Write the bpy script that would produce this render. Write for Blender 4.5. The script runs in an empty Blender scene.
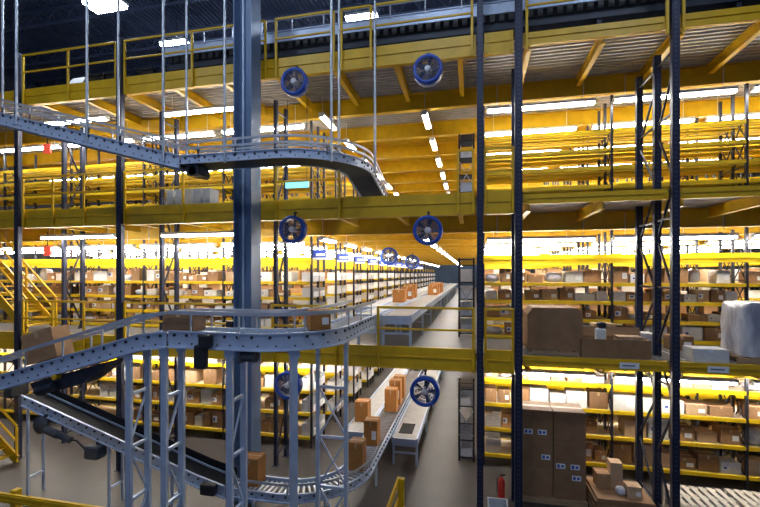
import bpy, math, random
from mathutils import Vector, Matrix
R = random.Random(11)
SC = bpy.context.scene
COL = SC.collection
PI = math.pi

# ------------------------------------------------------------------ materials
def mat(name, c1, c2=None, scale=6.0, rough=0.5, metal=0.0, bump=0.0, detail=4.0, vary=0.0, spec=0.5, emis=None, estr=0.0, stretch=None):
    m = bpy.data.materials.new(name); m.use_nodes = True
    nt = m.node_tree; N = nt.nodes; L = nt.links
    b = N['Principled BSDF']
    b.inputs['Roughness'].default_value = rough
    b.inputs['Metallic'].default_value = metal
    b.inputs['Specular IOR Level'].default_value = spec
    if emis:
        b.inputs['Emission Color'].default_value = (*emis, 1); b.inputs['Emission Strength'].default_value = estr
    c2 = c2 or tuple(x * 0.8 for x in c1)
    tc = N.new('ShaderNodeTexCoord'); no = N.new('ShaderNodeTexNoise')
    no.inputs['Scale'].default_value = scale; no.inputs['Detail'].default_value = detail
    src = tc.outputs['Object']
    if stretch:
        mp = N.new('ShaderNodeMapping'); mp.inputs['Scale'].default_value = stretch
        L.new(src, mp.inputs['Vector']); src = mp.outputs['Vector']
    L.new(src, no.inputs['Vector'])
    mx = N.new('ShaderNodeMix'); mx.data_type = 'RGBA'
    mx.inputs[6].default_value = (*c1, 1); mx.inputs[7].default_value = (*c2, 1)
    rp = N.new('ShaderNodeMapRange'); rp.inputs[1].default_value = 0.35; rp.inputs[2].default_value = 0.65
    L.new(no.outputs['Fac'], rp.inputs[0]); L.new(rp.outputs[0], mx.inputs[0])
    out = mx.outputs[2]
    if vary:
        oi = N.new('ShaderNodeObjectInfo'); hs = N.new('ShaderNodeHueSaturation')
        r2 = N.new('ShaderNodeMapRange'); r2.inputs[3].default_value = 1 - vary; r2.inputs[4].default_value = 1 + vary
        L.new(oi.outputs['Random'], r2.inputs[0]); L.new(r2.outputs[0], hs.inputs['Value'])
        L.new(out, hs.inputs['Color']); out = hs.outputs['Color']
    L.new(out, b.inputs['Base Color'])
    if bump:
        bp = N.new('ShaderNodeBump'); bp.inputs['Strength'].default_value = bump; bp.inputs['Distance'].default_value = 0.02
        L.new(no.outputs['Fac'], bp.inputs['Height']); L.new(bp.outputs['Normal'], b.inputs['Normal'])
    return m

def perforated(name, base, hole, pitch=0.1):
    """steel upright with a column of punched slots along its height"""
    m = mat(name, base, tuple(x * .8 for x in base), 3, .45, .3)
    nt = m.node_tree; N = nt.nodes; L = nt.links; b = N['Principled BSDF']
    tc = N.new('ShaderNodeTexCoord'); sp = N.new('ShaderNodeSeparateXYZ'); L.new(tc.outputs['Object'], sp.inputs[0])
    def math_(op, a, v):
        n = N.new('ShaderNodeMath'); n.operation = op
        L.new(a, n.inputs[0])
        if isinstance(v, (int, float)): n.inputs[1].default_value = v
        else: L.new(v, n.inputs[1])
        return n.outputs[0]
    f = math_('FRACT', math_('MULTIPLY', sp.outputs['Z'], 1 / pitch), 0)
    a = math_('LESS_THAN', f, .4)
    ab = N.new('ShaderNodeMath'); ab.operation = 'ABSOLUTE'; L.new(sp.outputs['X'], ab.inputs[0])
    c = math_('LESS_THAN', ab.outputs[0], .022); d = math_('GREATER_THAN', ab.outputs[0], .008)
    g = math_('MULTIPLY', math_('MULTIPLY', a, c), d)
    old = b.inputs['Base Color'].links[0].from_socket
    mx = N.new('ShaderNodeMix'); mx.data_type = 'RGBA'
    L.new(g, mx.inputs[0]); L.new(old, mx.inputs[6]); mx.inputs[7].default_value = (*hole, 1)
    L.new(mx.outputs[2], b.inputs['Base Color'])
    return m

M = {}
M['floor'] = mat('concrete_floor', (.05, .042, .04), (.038, .032, .031), 1.2, .42, 0, .05, 8, 0, .35)
M['deckfloor'] = mat('resin_board_deck', (.12, .112, .115), (.095, .09, .093), 2, .4)
M['corr'] = mat('galvanised_corrugated', (.5, .47, .46), (.4, .38, .38), 3, .45, .35)
M['roof'] = mat('roof_deck_dark', (.13, .16, .26), (.1, .13, .22), 1, .6, .2)
M['wall'] = mat('wall_panel', (.12, .13, .17), (.1, .11, .15), .5, .7)
M['wallb'] = mat('blue_grey_wall', (.12, .2, .36), (.1, .17, .31), .5, .6)
M['yellow'] = mat('safety_yellow_paint', (.7, .42, .004), (.61, .36, .003), 4, .42, 0, .02)
M['yshelf'] = mat('yellow_shelf_steel', (.7, .47, .006), (.6, .395, .005), 3, .4)
M['navy'] = perforated('navy_upright_steel', (.02, .026, .06), (.07, .075, .11))
M['dkpost'] = perforated('dark_shelf_upright', (.022, .022, .035), (.05, .05, .065), .08)
M['dark'] = mat('dark_brace_steel', (.03, .03, .045), (.022, .022, .034), 4, .5, .3)
M['bluecol'] = mat('blue_column_paint', (.125, .2, .35), (.105, .17, .3), 2, .4, .1)
M['conv'] = mat('pale_blue_conveyor_steel', (.54, .63, .8), (.47, .56, .73), 5, .38, .3)
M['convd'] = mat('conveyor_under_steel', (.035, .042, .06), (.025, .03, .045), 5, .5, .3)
M['roller'] = mat('galvanised_roller', (.55, .58, .64), (.48, .5, .56), 9, .28, .8)
M['rod'] = mat('galvanised_hanger', (.5, .53, .6), (.42, .45, .52), 6, .4, .5)
M['belt'] = mat('black_rubber_belt', (.014, .013, .015), (.01, .01, .012), 20, .75, 0, .05, 4, 0, .2)
M['gbelt'] = mat('grey_smooth_belt', (.36, .35, .35), (.3, .3, .3), 4, .4)
M['black'] = mat('black_plastic', (.015, .015, .018), (.01, .01, .012), 8, .5)
M['motor'] = mat('motor_grey', (.09, .1, .12), (.06, .07, .09), 8, .5, .3)
M['fanblue'] = mat('fan_blue', (.012, .07, .42), (.01, .055, .36), 5, .35)
M['wire'] = mat('wire_grey', (.2, .22, .26), (.16, .18, .22), 5, .4, .6)
M['blade'] = mat('fan_blade', (.05, .08, .2), (.04, .07, .17), 5, .4, .3)
M['hub'] = mat('fan_hub', (.7, .72, .76), (.6, .62, .66), 5, .35, .2)
M['carton'] = mat('brown_carton', (.33, .18, .085), (.28, .15, .068), 5, .75, 0, .02, 4, .3)
M['orange'] = mat('orange_carton', (.4, .165, .035), (.34, .135, .027), 5, .75, 0, .02, 4, .12)
M['dcarton'] = mat('dark_carton', (.27, .15, .075), (.23, .125, .06), 4, .75, 0, .02, 4, .06)
M['tan'] = mat('tan_carton', (.5, .34, .2), (.44, .29, .17), 5, .75, 0, .02, 4, .2)
M['white'] = mat('white_carton', (.72, .7, .67), (.64, .62, .6), 5, .65, 0, 0, 4, .15)
M['tape'] = mat('tape', (.5, .33, .18), (.45, .29, .16), 8, .3)
M['sticker'] = mat('white_sticker', (.8, .8, .8), (.74, .74, .76), 30, .5)
M['stickerblue'] = mat('blue_print', (.05, .1, .4), (.04, .08, .34), 30, .5)
M['bin'] = mat('white_bin_board', (.86, .85, .86), (.8, .79, .81), 4, .6, 0, 0, 3, .1)
M['totewhite'] = mat('grey_tote', (.5, .53, .57), (.42, .45, .5), 5, .5)
M['wood'] = mat('pallet_wood', (.4, .26, .15), (.3, .19, .1), 5, .75, 0, .05, 5, 0, .5, None, 0, (1, 9, 9))
M['palewood'] = mat('pale_slat_wood', (.62, .55, .46), (.52, .45, .37), 5, .7, 0, .04, 5, 0, .5, None, 0, (1, 9, 9))
M['wrap'] = mat('stretch_wrap', (.6, .6, .64), (.25, .25, .3), 3.2, .14, 0, .9, 8, 0, .6, None, 0, (1.2, 1.2, .45))  # paler streaks in the colour stand in for highlights on the glossy film
M['wrapgreen'] = mat('green_under_wrap', (.3, .42, .2), (.25, .36, .16), 4, .3)
M['red'] = mat('red_paint', (.62, .04, .025), (.52, .03, .02), 5, .35)
M['signred'] = mat('red_lit_sign', (.7, .06, .04), (.6, .05, .03), 5, .4, emis=(1, .12, .08), estr=.55)
M['housing'] = mat('white_light_housing', (.75, .75, .72), (.7, .7, .68), 5, .4)
M['tube'] = mat('lit_tube', (1, 1, 1), (1, 1, 1), 5, .4, emis=(1, .96, .88), estr=58)
M['bay'] = mat('lit_high_bay', (1, 1, 1), (1, 1, 1), 5, .4, emis=(.72, .84, 1), estr=75)
M['cyan'] = mat('lit_cyan_panel', (.3, .8, .9), (.3, .8, .9), 5, .4, emis=(.25, .85, 1), estr=1.3)
M['shelfboard'] = mat('shelf_board', (.55, .45, .33), (.48, .39, .28), 4, .6)
M['greybag'] = mat('polybag_white', (.66, .66, .7), (.5, .5, .56), 7, .3, 0, .5, 5, .15)
M['signblue'] = mat('sign_blue', (.03, .07, .4), (.025, .06, .35), 5, .4)
M['greenbox'] = mat('green_plastic', (.04, .22, .1), (.03, .18, .08), 5, .4)

# ------------------------------------------------------------------ mesh builder
class MB:
    def __init__(s): s.v = []; s.f = []; s.m = []; s.smooth = []
    def _add(s, vs, fs, m=0, sm=False):
        o = len(s.v); s.v += [tuple(p) for p in vs]
        for f in fs: s.f.append(tuple(i + o for i in f)); s.m.append(m); s.smooth.append(sm)
        return s
    def box(s, x0, x1, y0, y1, z0, z1, m=0):
        vs = [(x, y, z) for z in (z0, z1) for y in (y0, y1) for x in (x0, x1)]
        return s._add(vs, [(0, 2, 3, 1), (4, 5, 7, 6), (0, 1, 5, 4), (2, 6, 7, 3), (0, 4, 6, 2), (1, 3, 7, 5)], m)
    def cbox(s, x0, x1, y0, y1, z0, z1, c=.01, m=0):
        """box with chamfered vertical and top/bottom edges"""
        def ring(i, z): return [(x0+i+c, y0+i, z), (x1-i-c, y0+i, z), (x1-i, y0+i+c, z), (x1-i, y1-i-c, z), (x1-i-c, y1-i, z), (x0+i+c, y1-i, z), (x0+i, y1-i-c, z), (x0+i, y0+i+c, z)]
        rs = [ring(c, z0), ring(0, z0 + c), ring(0, z1 - c), ring(c, z1)]
        vs = sum(rs, []); fs = [tuple(range(7, -1, -1)), tuple(range(24, 32))]
        for k in range(3):
            for i in range(8):
                j = (i + 1) % 8; fs.append((k*8+i, k*8+j, k*8+8+j, k*8+8+i))
        return s._add(vs, fs, m)
    def bar(s, p0, p1, w, h, m=0, up=(0, 0, 1)):
        p0 = Vector(p0); p1 = Vector(p1); d = (p1 - p0).normalized(); u = Vector(up)
        if abs(d.dot(u)) > .99: u = Vector((0, 1, 0))
        r = d.cross(u).normalized(); u = r.cross(d)
        vs = [p + r * a + u * b for p in (p0, p1) for a, b in ((-w/2, -h/2), (w/2, -h/2), (w/2, h/2), (-w/2, h/2))]
        return s._add(vs, [(3, 2, 1, 0), (4, 5, 6, 7), (0, 1, 5, 4), (1, 2, 6, 5), (2, 3, 7, 6), (3, 0, 4, 7)], m)
    def tube(s, pts, r, n=10, m=0):
        pts = [Vector(p) for p in pts]; vs = []; fs = []
        for i, p in enumerate(pts):
            d = (pts[min(i+1, len(pts)-1)] - pts[max(i-1, 0)]).normalized()
            u = Vector((0, 0, 1)) if abs(d.z) < .95 else Vector((0, 1, 0))
            a = d.cross(u).normalized(); b = a.cross(d)
            vs += [p + a * (r * math.cos(2*PI*k/n)) + b * (r * math.sin(2*PI*k/n)) for k in range(n)]
        for i in range(len(pts) - 1):
            for k in range(n):
                j = (k + 1) % n; fs.append((i*n+k, i*n+j, (i+1)*n+j, (i+1)*n+k))
        s._add(vs, fs, m, True)
        o = (len(pts) - 1) * n
        return s._add([vs[k] for k in range(n)] + [vs[o+k] for k in range(n)], [tuple(range(n-1, -1, -1)), tuple(range(n, 2*n))], m)
    def lathe(s, prof, n=32, axis='y', c=(0, 0, 0), m=0, closed=False):
        vs = []; fs = []; k = len(prof)
        for i in range(n):
            a = 2*PI*i/n
            for (r, t) in prof:
                p = (r*math.cos(a), t, r*math.sin(a)) if axis == 'y' else (r*math.cos(a), r*math.sin(a), t)
                vs.append((p[0]+c[0], p[1]+c[1], p[2]+c[2]))
        for i in range(n):
            j = (i+1) % n
            for q in range(k if closed else k - 1):
                w = (q+1) % k; fs.append((i*k+q, j*k+q, j*k+w, i*k+w))
        return s._add(vs, fs, m, True)
    def sweep(s, pts, lat, prof, m=0):
        """prof: closed list of (lateral, up) swept along pts with lateral vectors"""
        k = len(prof); vs = []; fs = []
        for p, l in zip(pts, lat):
            for a, b in prof: vs.append(p + l * a + Vector((0, 0, b)))
        for i in range(len(pts) - 1):
            for q in range(k):
                w = (q+1) % k; fs.append((i*k+q, i*k+w, (i+1)*k+w, (i+1)*k+q))
        o = (len(pts) - 1) * k
        fs += [tuple(range(k-1, -1, -1)), tuple(range(o, o+k))]
        return s._add(vs, fs, m)
    def mesh(s, name, mats):
        me = bpy.data.meshes.new(name); me.from_pydata(s.v, [], s.f)
        for x in mats if isinstance(mats, (list, tuple)) else [mats]: me.materials.append(x)
        me.polygons.foreach_set('material_index', s.m); me.polygons.foreach_set('use_smooth', s.smooth)
        me.update(); return me
    def build(s, name, mats, parent=None, loc=None):
        return link(name, s.mesh(name, mats), parent, loc)

def link(name, me, parent=None, loc=None, rz=0, scale=None):
    o = bpy.data.objects.new(name, me); COL.objects.link(o)
    if parent is not None: o.parent = parent
    if loc is not None: o.location = loc
    if rz: o.rotation_euler = (0, 0, rz)
    if scale is not None: o.scale = scale
    return o
def tag(o, label=None, cat=None, group=None, kind=None):
    if label:
        assert 4 <= len(label.split()) <= 16, label
        o['label'] = label
    if cat: o['category'] = cat
    if group: o['group'] = group
    if kind: o['kind'] = kind
    return o
def thing(name, label, cat, loc=(0, 0, 0), group=None, rz=0):
    return tag(link(name, None, None, loc, rz), label, cat, group)
def struct(o, label=None, cat=None, group=None): return tag(o, label, cat, group, 'structure')
def copy_tree(o, parent=None):
    c = o.copy(); COL.objects.link(c)
    if parent is not None: c.parent = parent
    for ch in list(o.children): copy_tree(ch, c)
    return c
ORD = 'first second third fourth fifth sixth seventh eighth ninth tenth eleventh twelfth thirteenth fourteenth fifteenth sixteenth seventeenth eighteenth nineteenth twentieth twenty-first twenty-second twenty-third twenty-fourth twenty-fifth twenty-sixth twenty-seventh twenty-eighth twenty-ninth thirtieth'.split() + ['thirty-' + x for x in 'first second third fourth fifth sixth seventh eighth ninth'.split()]

# ------------------------------------------------------------------ key dimensions (metres)
CAMZ = 5.5
YF = 9.9                                # front plane of the mezzanine
DECK = [0.0, 3.65, 7.3, 10.95]
DN = ['ground floor', 'lower deck', 'middle deck', 'top deck']
ROW0, PITCH, RD = 12.3, 2.4, 1.2        # first shelf row, row pitch, row depth
XL = [-4.95 - 3.1 * k for k in range(6)]
XR = [.32, 3.69, 6.82, 9.95]

# ------------------------------------------------------------------ setting
struct(MB().box(-26, 20, -4, 60, -.2, 0).build('floor', M['floor']), 'grey polished concrete warehouse floor under everything', 'floor')
rb = MB()
struct(MB().box(-26, 20, -4, 60, 17.0, 17.2).build('ceiling', M['roof']), 'dark blue steel roof deck high above', 'ceiling')
struct(MB().box(-26.2, -26, -4, 60, 0, 17).build('wall_left', M['wall']), 'dark panel wall far to the left', 'wall')
struct(MB().box(20, 20.2, -4, 60, 0, 17).build('wall_right', M['wall']), 'dark panel wall far to the right', 'wall')
struct(MB().box(-26, 20, 60, 60.2, 0, 17).build('wall_back', M['wallb']), 'dark panel wall at the end of the aisle', 'wall')
# roof joists: bar joists with web diagonals, running along x
j = MB()
j.box(-26, 20, -.06, .06, .62, .72).box(-26, 20, -.05, .05, 0, .08)
for k in range(46):
    x = -26 + k
    j.bar((x, 0, .05), (x + .5, 0, .65), .035, .035).bar((x + .5, 0, .65), (x + 1, 0, .05), .035, .035)
jm = j.mesh('roof_joist', M['roof'])
for k in range(14):
    struct(link('roof_joist', jm, None, (0, 4 + 2.6 * k, 16.25)), 'open web steel joist under the dark roof', 'beam', 'roof joists')
# roof ribs
rb = MB()
for k in range(230): rb.box(-26 + .2 * k, -25.92 + .2 * k, -4, 45, 16.94, 17)
struct(rb.build('ceiling_ribs', M['roof']), 'ribs of the dark corrugated roof deck', 'ceiling')

# mezzanine decks: board on top, corrugated sheet below
def deck(i, x0, x1, y0, y1):
    z = DECK[i]; b = MB().box(x0, x1, y0, y1, z - .03, z, 0)
    n = int((y1 - y0) / .16); vs = []; fs = []
    for k in range(n):
        y = y0 + k * .16
        for a, h in ((0, 0), (.06, 0), (.08, .05), (.14, .05)):
            vs += [(x0, y + a, z - .09 + h), (x1, y + a, z - .09 + h)]
    for k in range(len(vs) // 2 - 1): fs.append((2*k, 2*k+1, 2*k+3, 2*k+2))
    b._add(vs, fs, 1)
    for q in range(len(fs)): b.m[-1 - q] = 1 if vs[fs[-1 - q][0]][1] < (14.6 if i == 3 else 12.4) else 2
    struct(b.build('floor_deck', [M['deckfloor'], M['corr'], M['yellow']]), f'grey mezzanine floor of the {DN[i]} on corrugated sheet', 'floor')
for i in (1, 2, 3): deck(i, -22, 13, YF + .06, 58)
# joists in the front bay (along y) and cross beams (along x)
def ibeam(L, h, w, along='y'):
    b = MB()
    for (a0, a1, z0, z1) in ((-w/2, w/2, h - .02, h), (-w/2, w/2, 0, .02), (-.012, .012, .02, h - .02)):
        if along == 'y': b.box(a0, a1, 0, L, z0, z1)
        else: b.box(0, L, a0, a1, z0, z1)
    return b
jm = ibeam(2.15, .26, .12).mesh('floor_joist', M['yellow'])
for i in (1, 2, 3):
    for k in range(16):
        x = -13.43 + 1.55 * k + .75
        if i == 1 and k < 9: continue
        struct(link('floor_joist', jm, None, (x, YF + .1, DECK[i] - .36)), f'yellow joist under the front edge of the {DN[i]}', 'beam', f'joists under the front of the {DN[i]}')
cm = ibeam(35, .5, .2, 'x').mesh('cross_beam', M['yellow'])
for i in (1, 2, 3):
    for k in range(19):
        y = 12.28 + 2.4 * k
        struct(link('cross_beam', cm, None, (-22, y, DECK[i] - .6)), f'yellow cross beam under the {DN[i]} over the aisle', 'beam', f'cross beams under the {DN[i]}')

# ------------------------------------------------------------------ front posts and rack frames
def post_mesh(h, w=.14, d=.12, m='navy'):
    b = MB(); t = .012
    b.box(-w/2, w/2, -d/2, -d/2 + t, 0, h).box(-w/2, -w/2 + t, -d/2 + t, d/2, 0, h).box(w/2 - t, w/2, -d/2 + t, d/2, 0, h)
    b.box(-w/2 + t, -w/2 + .04, d/2 - t, d/2, 0, h).box(w/2 - .04, w/2 - t, d/2 - t, d/2, 0, h)
    b.box(-w/2 - .04, w/2 + .04, -d/2 - .04, d/2 + .05, 0, .012)
    return b
def front_post(x, h, label, w=.14):
    return tag(post_mesh(h, w).build('steel_post', M['navy'], None, (x, YF - .12, 0)), label, 'post', 'dark front posts of the mezzanine')
front_post(-13.26, 12.1, 'dark navy perforated post at the far left beside the yellow stairs', .15)
front_post(-9.62, 12.1, 'dark navy post between the exit-sign bay and the blue column', .17)
front_post(.18, 13.6, 'dark navy post at the right corner of the central aisle', .14)
def rack_frame(x, y, offs, h0, h1, label, br=True, w=.13):
    t = thing('upright_frame', label, 'rack upright', (x, y, 0), 'tall navy rack frames on the mezzanine front')
    for k, dy in enumerate(offs): link('post', post_mesh(h0 if k == 0 else h1, w).mesh('post', M['navy']), t, (0, dy, 0))
    for k in range(len(offs) - 1):
        a, b_ = offs[k] + .07, offs[k+1] - .07; z = .35; s = 1
        while z + 1.1 < h1:
            p, q = (a, b_) if s > 0 else (b_, a)
            MB().bar((0, p, z), (0, q, z + 1.05), .04, .04).build('brace', M['dark'], t); z += 1.2; s = -s
        for z in (.3, 3.1, 5.2, 6.7, 8.9, 10.2): MB().bar((0, a, z), (0, b_, z), .04, .04).build('strut', M['dark'], t)
    return t
rack_frame(1.02, YF - .12, (0, .82), 13.2, 10.48, 'tall dark navy rack frame closing the short railed span', w=.16)
rack_frame(4.13, YF - .12, (0, .86, 1.9), 14.0, 10.48, 'tall perforated navy rack frame of three posts right of the long tray carton', w=.14)
rack_frame(7.3, YF - .12, (0, .86, 1.9), 14.0, 10.48, 'tall navy rack frame beyond the wrapped pallet')
rack_frame(-5.5, 11.0, (0, .65), 10.48, 10.48, 'slim dark frame of two posts behind the blue column', w=.09)
rack_frame(-9.3, 11.0, (0, .65), 10.48, 10.48, 'slim dark frame of two posts behind the second front post', w=.09)
rack_frame(-13.0, 11.0, (0, .65), 10.48, 10.48, 'slim dark frame of two posts behind the leftmost front post', w=.09)

# ------------------------------------------------------------------ edge beams
def edge_beam(i, x0, x1, h, top, span, sticker=None):
    z1 = DECK[i] + top; z0 = z1 - h; y = YF - .04; b = MB()
    b.box(x0, x1, y, y + .02, z0, z1)
    b.box(x0, x1, y + .02, y + .1, z1 - .02, z1).box(x0, x1, y + .02, y + .1, z0, z0 + .02)
    b.box(x0, x1, y - .025, y, z0, z0 + .03).box(x0, x1, y - .025, y, z0 + h * .52, z0 + h * .52 + .03)
    b.box(x0, x0 + .1, y - .03, y - .026, z0 + .05, z0 + h * .5).box(x1 - .1, x1, y - .03, y - .026, z0 + .05, z0 + h * .5)
    o = tag(b.build('edge_beam', M['yellow']), f'yellow edge beam of the {DN[i]}, {span}', 'beam', f'yellow edge beams of the {DN[i]}')
    if sticker is not None:
        sm = MB().box(sticker, sticker + .38, y - .034, y - .027, z0 + .04, z1 - .05).box(sticker + .05, sticker + .3, y - .036, y - .034, z0 + .09, z0 + .12, 1)
        for xx in ((3.92,) if sticker < 4 else (4.42, 5.3, 6.95)): MB().box(xx - .03, xx + .03, y + .12, y + 1.9, DECK[i] + .0, DECK[i] + .02).build('support_bar', M['rod'], o)
        tag(sm.build('label_plate', [M['sticker'], M['wire']], o), 'white paper label strip')
for i in (1, 2, 3):
    hb = .52 if i < 3 else .5
    edge_beam(i, -22, -13.36, hb, .1, 'left of the leftmost dark post')
    edge_beam(i, -13.16, -9.73, hb, .1, 'between the two leftmost dark posts')
    edge_beam(i, -9.51, .09, hb, .1, 'long span across the central aisle')
    edge_beam(i, .27, .92, hb, .1, 'short span right of the aisle corner post')
    hr = .3 if i == 3 else .22
    edge_beam(i, 1.12, 4.04, hr, 0, 'bay left of the tall perforated frame', 3.1 if i == 1 else None)
    edge_beam(i, 4.22, 7.2, hr, 0, 'bay right of the tall perforated frame', 4.75 if i == 1 else None)
    edge_beam(i, 7.4, 13, hr, 0, 'bay at the far right end')

# ------------------------------------------------------------------ guard rails
def guard(i, x0, x1, n, label, y=YF - .1, h=1.08, mids=(.55,), below=.42, w=.06, endcap=True):
    z = DECK[i]; t = thing('guard_rail', label, 'railing', (x0, y, z), 'yellow guard rails along the deck edges')
    L = x1 - x0
    for k in range(n):
        x = L * k / (n - 1)
        MB().cbox(x - w/2, x + w/2, -.02, .03, -below, h, .006).build('rail_post', M['yellow'], t)
    MB().cbox(0, L, -.055, -.02, h - .06, h, .008).build('top_rail', M['yellow'], t)
    for m in mids: MB().cbox(0, L, -.055, -.02, m - .03, m + .02, .008).build('mid_rail', M['yellow'], t)
    return t
guard(3, -13.1, -9.8, 3, 'yellow guard rail on the top deck between the two leftmost posts')
guard(3, -9.5, -5.2, 3, 'yellow guard rail on the top deck left of the blue column')
guard(3, -4.9, -3.35, 2, 'yellow guard rail on the top deck above the left fan')
guard(3, -3.15, -2.4, 2, 'narrow yellow gate frame on the top deck between two hanger rods')
guard(3, -2.3, .0, 2, 'yellow guard rail on the top deck above the aisle')
guard(3, 1.2, 4.0, 2, 'yellow guard rail on the top deck left of the tall perforated frame')
guard(3, 4.3, 7.15, 2, 'yellow guard rail on the top deck at right edge')
guard(2, -13.1, -9.8, 4, 'yellow guard rail on the middle deck between the two leftmost posts')
guard(2, -9.5, -5.75, 3, 'yellow guard rail on the middle deck left of the blue column')
guard(2, -4.9, -3.2, 2, 'yellow guard rail on the middle deck under the curved conveyor')
guard(2, -.32, .03, 2, 'short yellow rail stub on the middle deck beside the aisle corner post')
guard(2, .3, .9, 2, 'short yellow guard rail on the middle deck over the narrow span')
guard(1, -13.1, -9.8, 4, 'yellow guard rail on the lower deck between the two leftmost posts')
guard(1, -9.5, -5.8, 3, 'yellow guard rail on the lower deck left of the blue column')
guard(1, -5.0, -3.3, 2, 'yellow guard rail on the lower deck right of the blue column')
guard(1, -2.22, .03, 2, 'yellow gate rail on the lower deck closing the central aisle')
guard(1, .3, .9, 2, 'short yellow guard rail on the lower deck over the narrow span', mids=(.42,))

# blue building column (H section)
t = thing('steel_column', 'tall blue H-section building column standing behind the conveyors', 'column', (-5.42, 9.3, 0))
b = MB(); b.box(-.24, -.215, -.23, .23, 0, 16.2).box(.215, .24, -.23, .23, 0, 16.2).box(-.215, .215, -.012, .012, 0, 16.2)
b.build('column_shaft', M['bluecol'], t)
MB().box(-.32, .32, -.3, .3, 0, .03).build('base_plate', M['bluecol'], t)
MB().tube([(-.08, -.05, .03), (-.08, -.05, 16.2)], .03).build('conduit', M['conv'], t)
MB().box(-.4, -.25, -.3, -.1, 3.85, 4.35).build('junction_box', M['black'], t)

# ------------------------------------------------------------------ fans
def make_fan(x, y, z, label, r=.34, rz=0):
    t = thing('drum_fan', label, 'fan', (x, y, z), 'blue circulation fans along the mezzanine', rz)
    MB().lathe([(r*.76, -.09), (r*.8, -.115), (r*.9, -.125), (r, -.1), (r, .1), (r*.93, .12), (r*.84, .1)], 40, closed=True).build('shroud', M['fanblue'], t)
    g = MB()
    for q in (.22, .4, .58, .76): 
        g.tube([(r*q*math.cos(2*PI*k/24), -.1, r*q*math.sin(2*PI*k/24)) for k in range(25)], .005, 5)
    for k in range(12):
        a = 2*PI*k/12; g.tube([(r*.12*math.cos(a), -.1, r*.12*math.sin(a)), (r*.88*math.cos(a), -.1, r*.88*math.sin(a))], .005, 5)
    g.build('guard', M['wire'], t)
    bl = MB()
    for k in range(5):
        a = 2*PI*k/5; vs = []
        for (q, w, tw) in ((.15, .07, .05), (.5, .2, .035), (.8, .27, .02)):
            for s in (-1, 1):
                aa = a + s * w / q * .55
                for e in (-.004, .004): vs.append((r*q*math.cos(aa), s * tw + e, r*q*math.sin(aa)))
        fs = []
        for c in range(2):
            o = c*4; fs += [(o, o+2, o+6, o+4), (o+1, o+5, o+7, o+3), (o, o+4, o+5, o+1), (o+2, o+3, o+7, o+6)]
        bl._add(vs, fs, 0)
    bl.build('blades', M['blade'], t)
    rg = MB()
    for k in range(8): rg.tube([(r*(.12+.1*k)*math.cos(2*PI*q/24), .1, r*(.12+.1*k)*math.sin(2*PI*q/24)) for q in range(25)], .008, 5)
    rg.build('rear_guard', M['fanblue'], t)
    MB().lathe([(0, -.13), (.05, -.125), (.075, -.1), (.075, .12), (0, .13)], 20).build('hub', M['hub'], t)
    br = MB().bar((-r*.55, .08, 0), (r*.55, .08, 0), .03, .03).bar((0, .11, 0), (0, .11, r + .12), .04, .03).bar((0, .09, r + .1), (0, .22, r + .1), .06, .03)
    br.build('bracket', M['dark'], t)
    return t
yf = YF - .32
make_fan(-4.28, yf, 10.24, 'blue round fan under the top deck right of the blue column')
make_fan(-.99, yf, 10.19, 'blue round fan under the top deck over the aisle')
make_fan(-4.33, yf, 6.6, 'blue round fan under the middle deck right of the blue column')
make_fan(-.99, yf, 6.5, 'blue round fan under the middle deck over the aisle')
make_fan(-1.06, yf, 2.8, 'blue round fan under the lower deck over the ground aisle')
make_fan(-4.45, yf, 2.75, 'blue round fan under the lower deck behind the lattice supports')
make_fan(-3.85, 19.4, 6.35, 'small distant blue fan beside the left rack ends on the lower deck', .42)
make_fan(-3.4, 24.0, 6.2, 'second smaller distant blue fan further along the left rack ends', .42)

# ------------------------------------------------------------------ conveyors
def path_with_lat(pts):
    pts = [Vector(p) for p in pts]; lat = []
    for i in range(len(pts)):
        d = pts[min(i+1, len(pts)-1)] - pts[max(i-1, 0)]; d.z = 0; d.normalize()
        lat.append(Vector((d.y, -d.x, 0)))       # to the right of travel
    return pts, lat
def densify(pts, step=.12):
    """walk a polyline, return evenly spaced points with lateral vectors"""
    P, L = path_with_lat(pts); out = []; carry = step / 2
    for i in range(len(P) - 1):
        seg = (P[i+1] - P[i]).length; t = carry
        while t < seg:
            out.append((P[i].lerp(P[i+1], t / seg), L[i].lerp(L[i+1], t / seg).normalized(), (P[i+1] - P[i]).normalized())); t += step
        carry = t - seg
    return out
def arc(cx, cy, r, a0, a1, z, n=16): return [(cx + r*math.cos(a0 + (a1-a0)*k/n), cy + r*math.sin(a0 + (a1-a0)*k/n), z) for k in range(n+1)]
roller_mesh = {}
def rollers(t, pts, W, step=.12, r=.03, drop=-.05, limit=100, name='roller'):
    key = round(W, 2)
    if key not in roller_mesh: roller_mesh[key] = MB().tube([(0, -W/2 + .03, 0), (0, W/2 - .03, 0)], r, 10).mesh('roller', M['roller'])
    spots = densify(pts, step)
    rest = MB()
    spots.sort(key=lambda s: s[0].x**2 + s[0].y**2)
    for k, (p, l, d) in enumerate(spots):
        if k < limit:
            link(name, roller_mesh[key], t, (p.x, p.y, p.z + drop), math.atan2(-l.x, l.y) + PI)
        else: rest.tube([p + l * (-W/2 + .03) + Vector((0, 0, drop)), p + l * (W/2 - .03) + Vector((0, 0, drop))], r, 8)
    if rest.v: tag(rest.build('far_rollers', M['roller'], t), kind='stuff')
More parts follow.
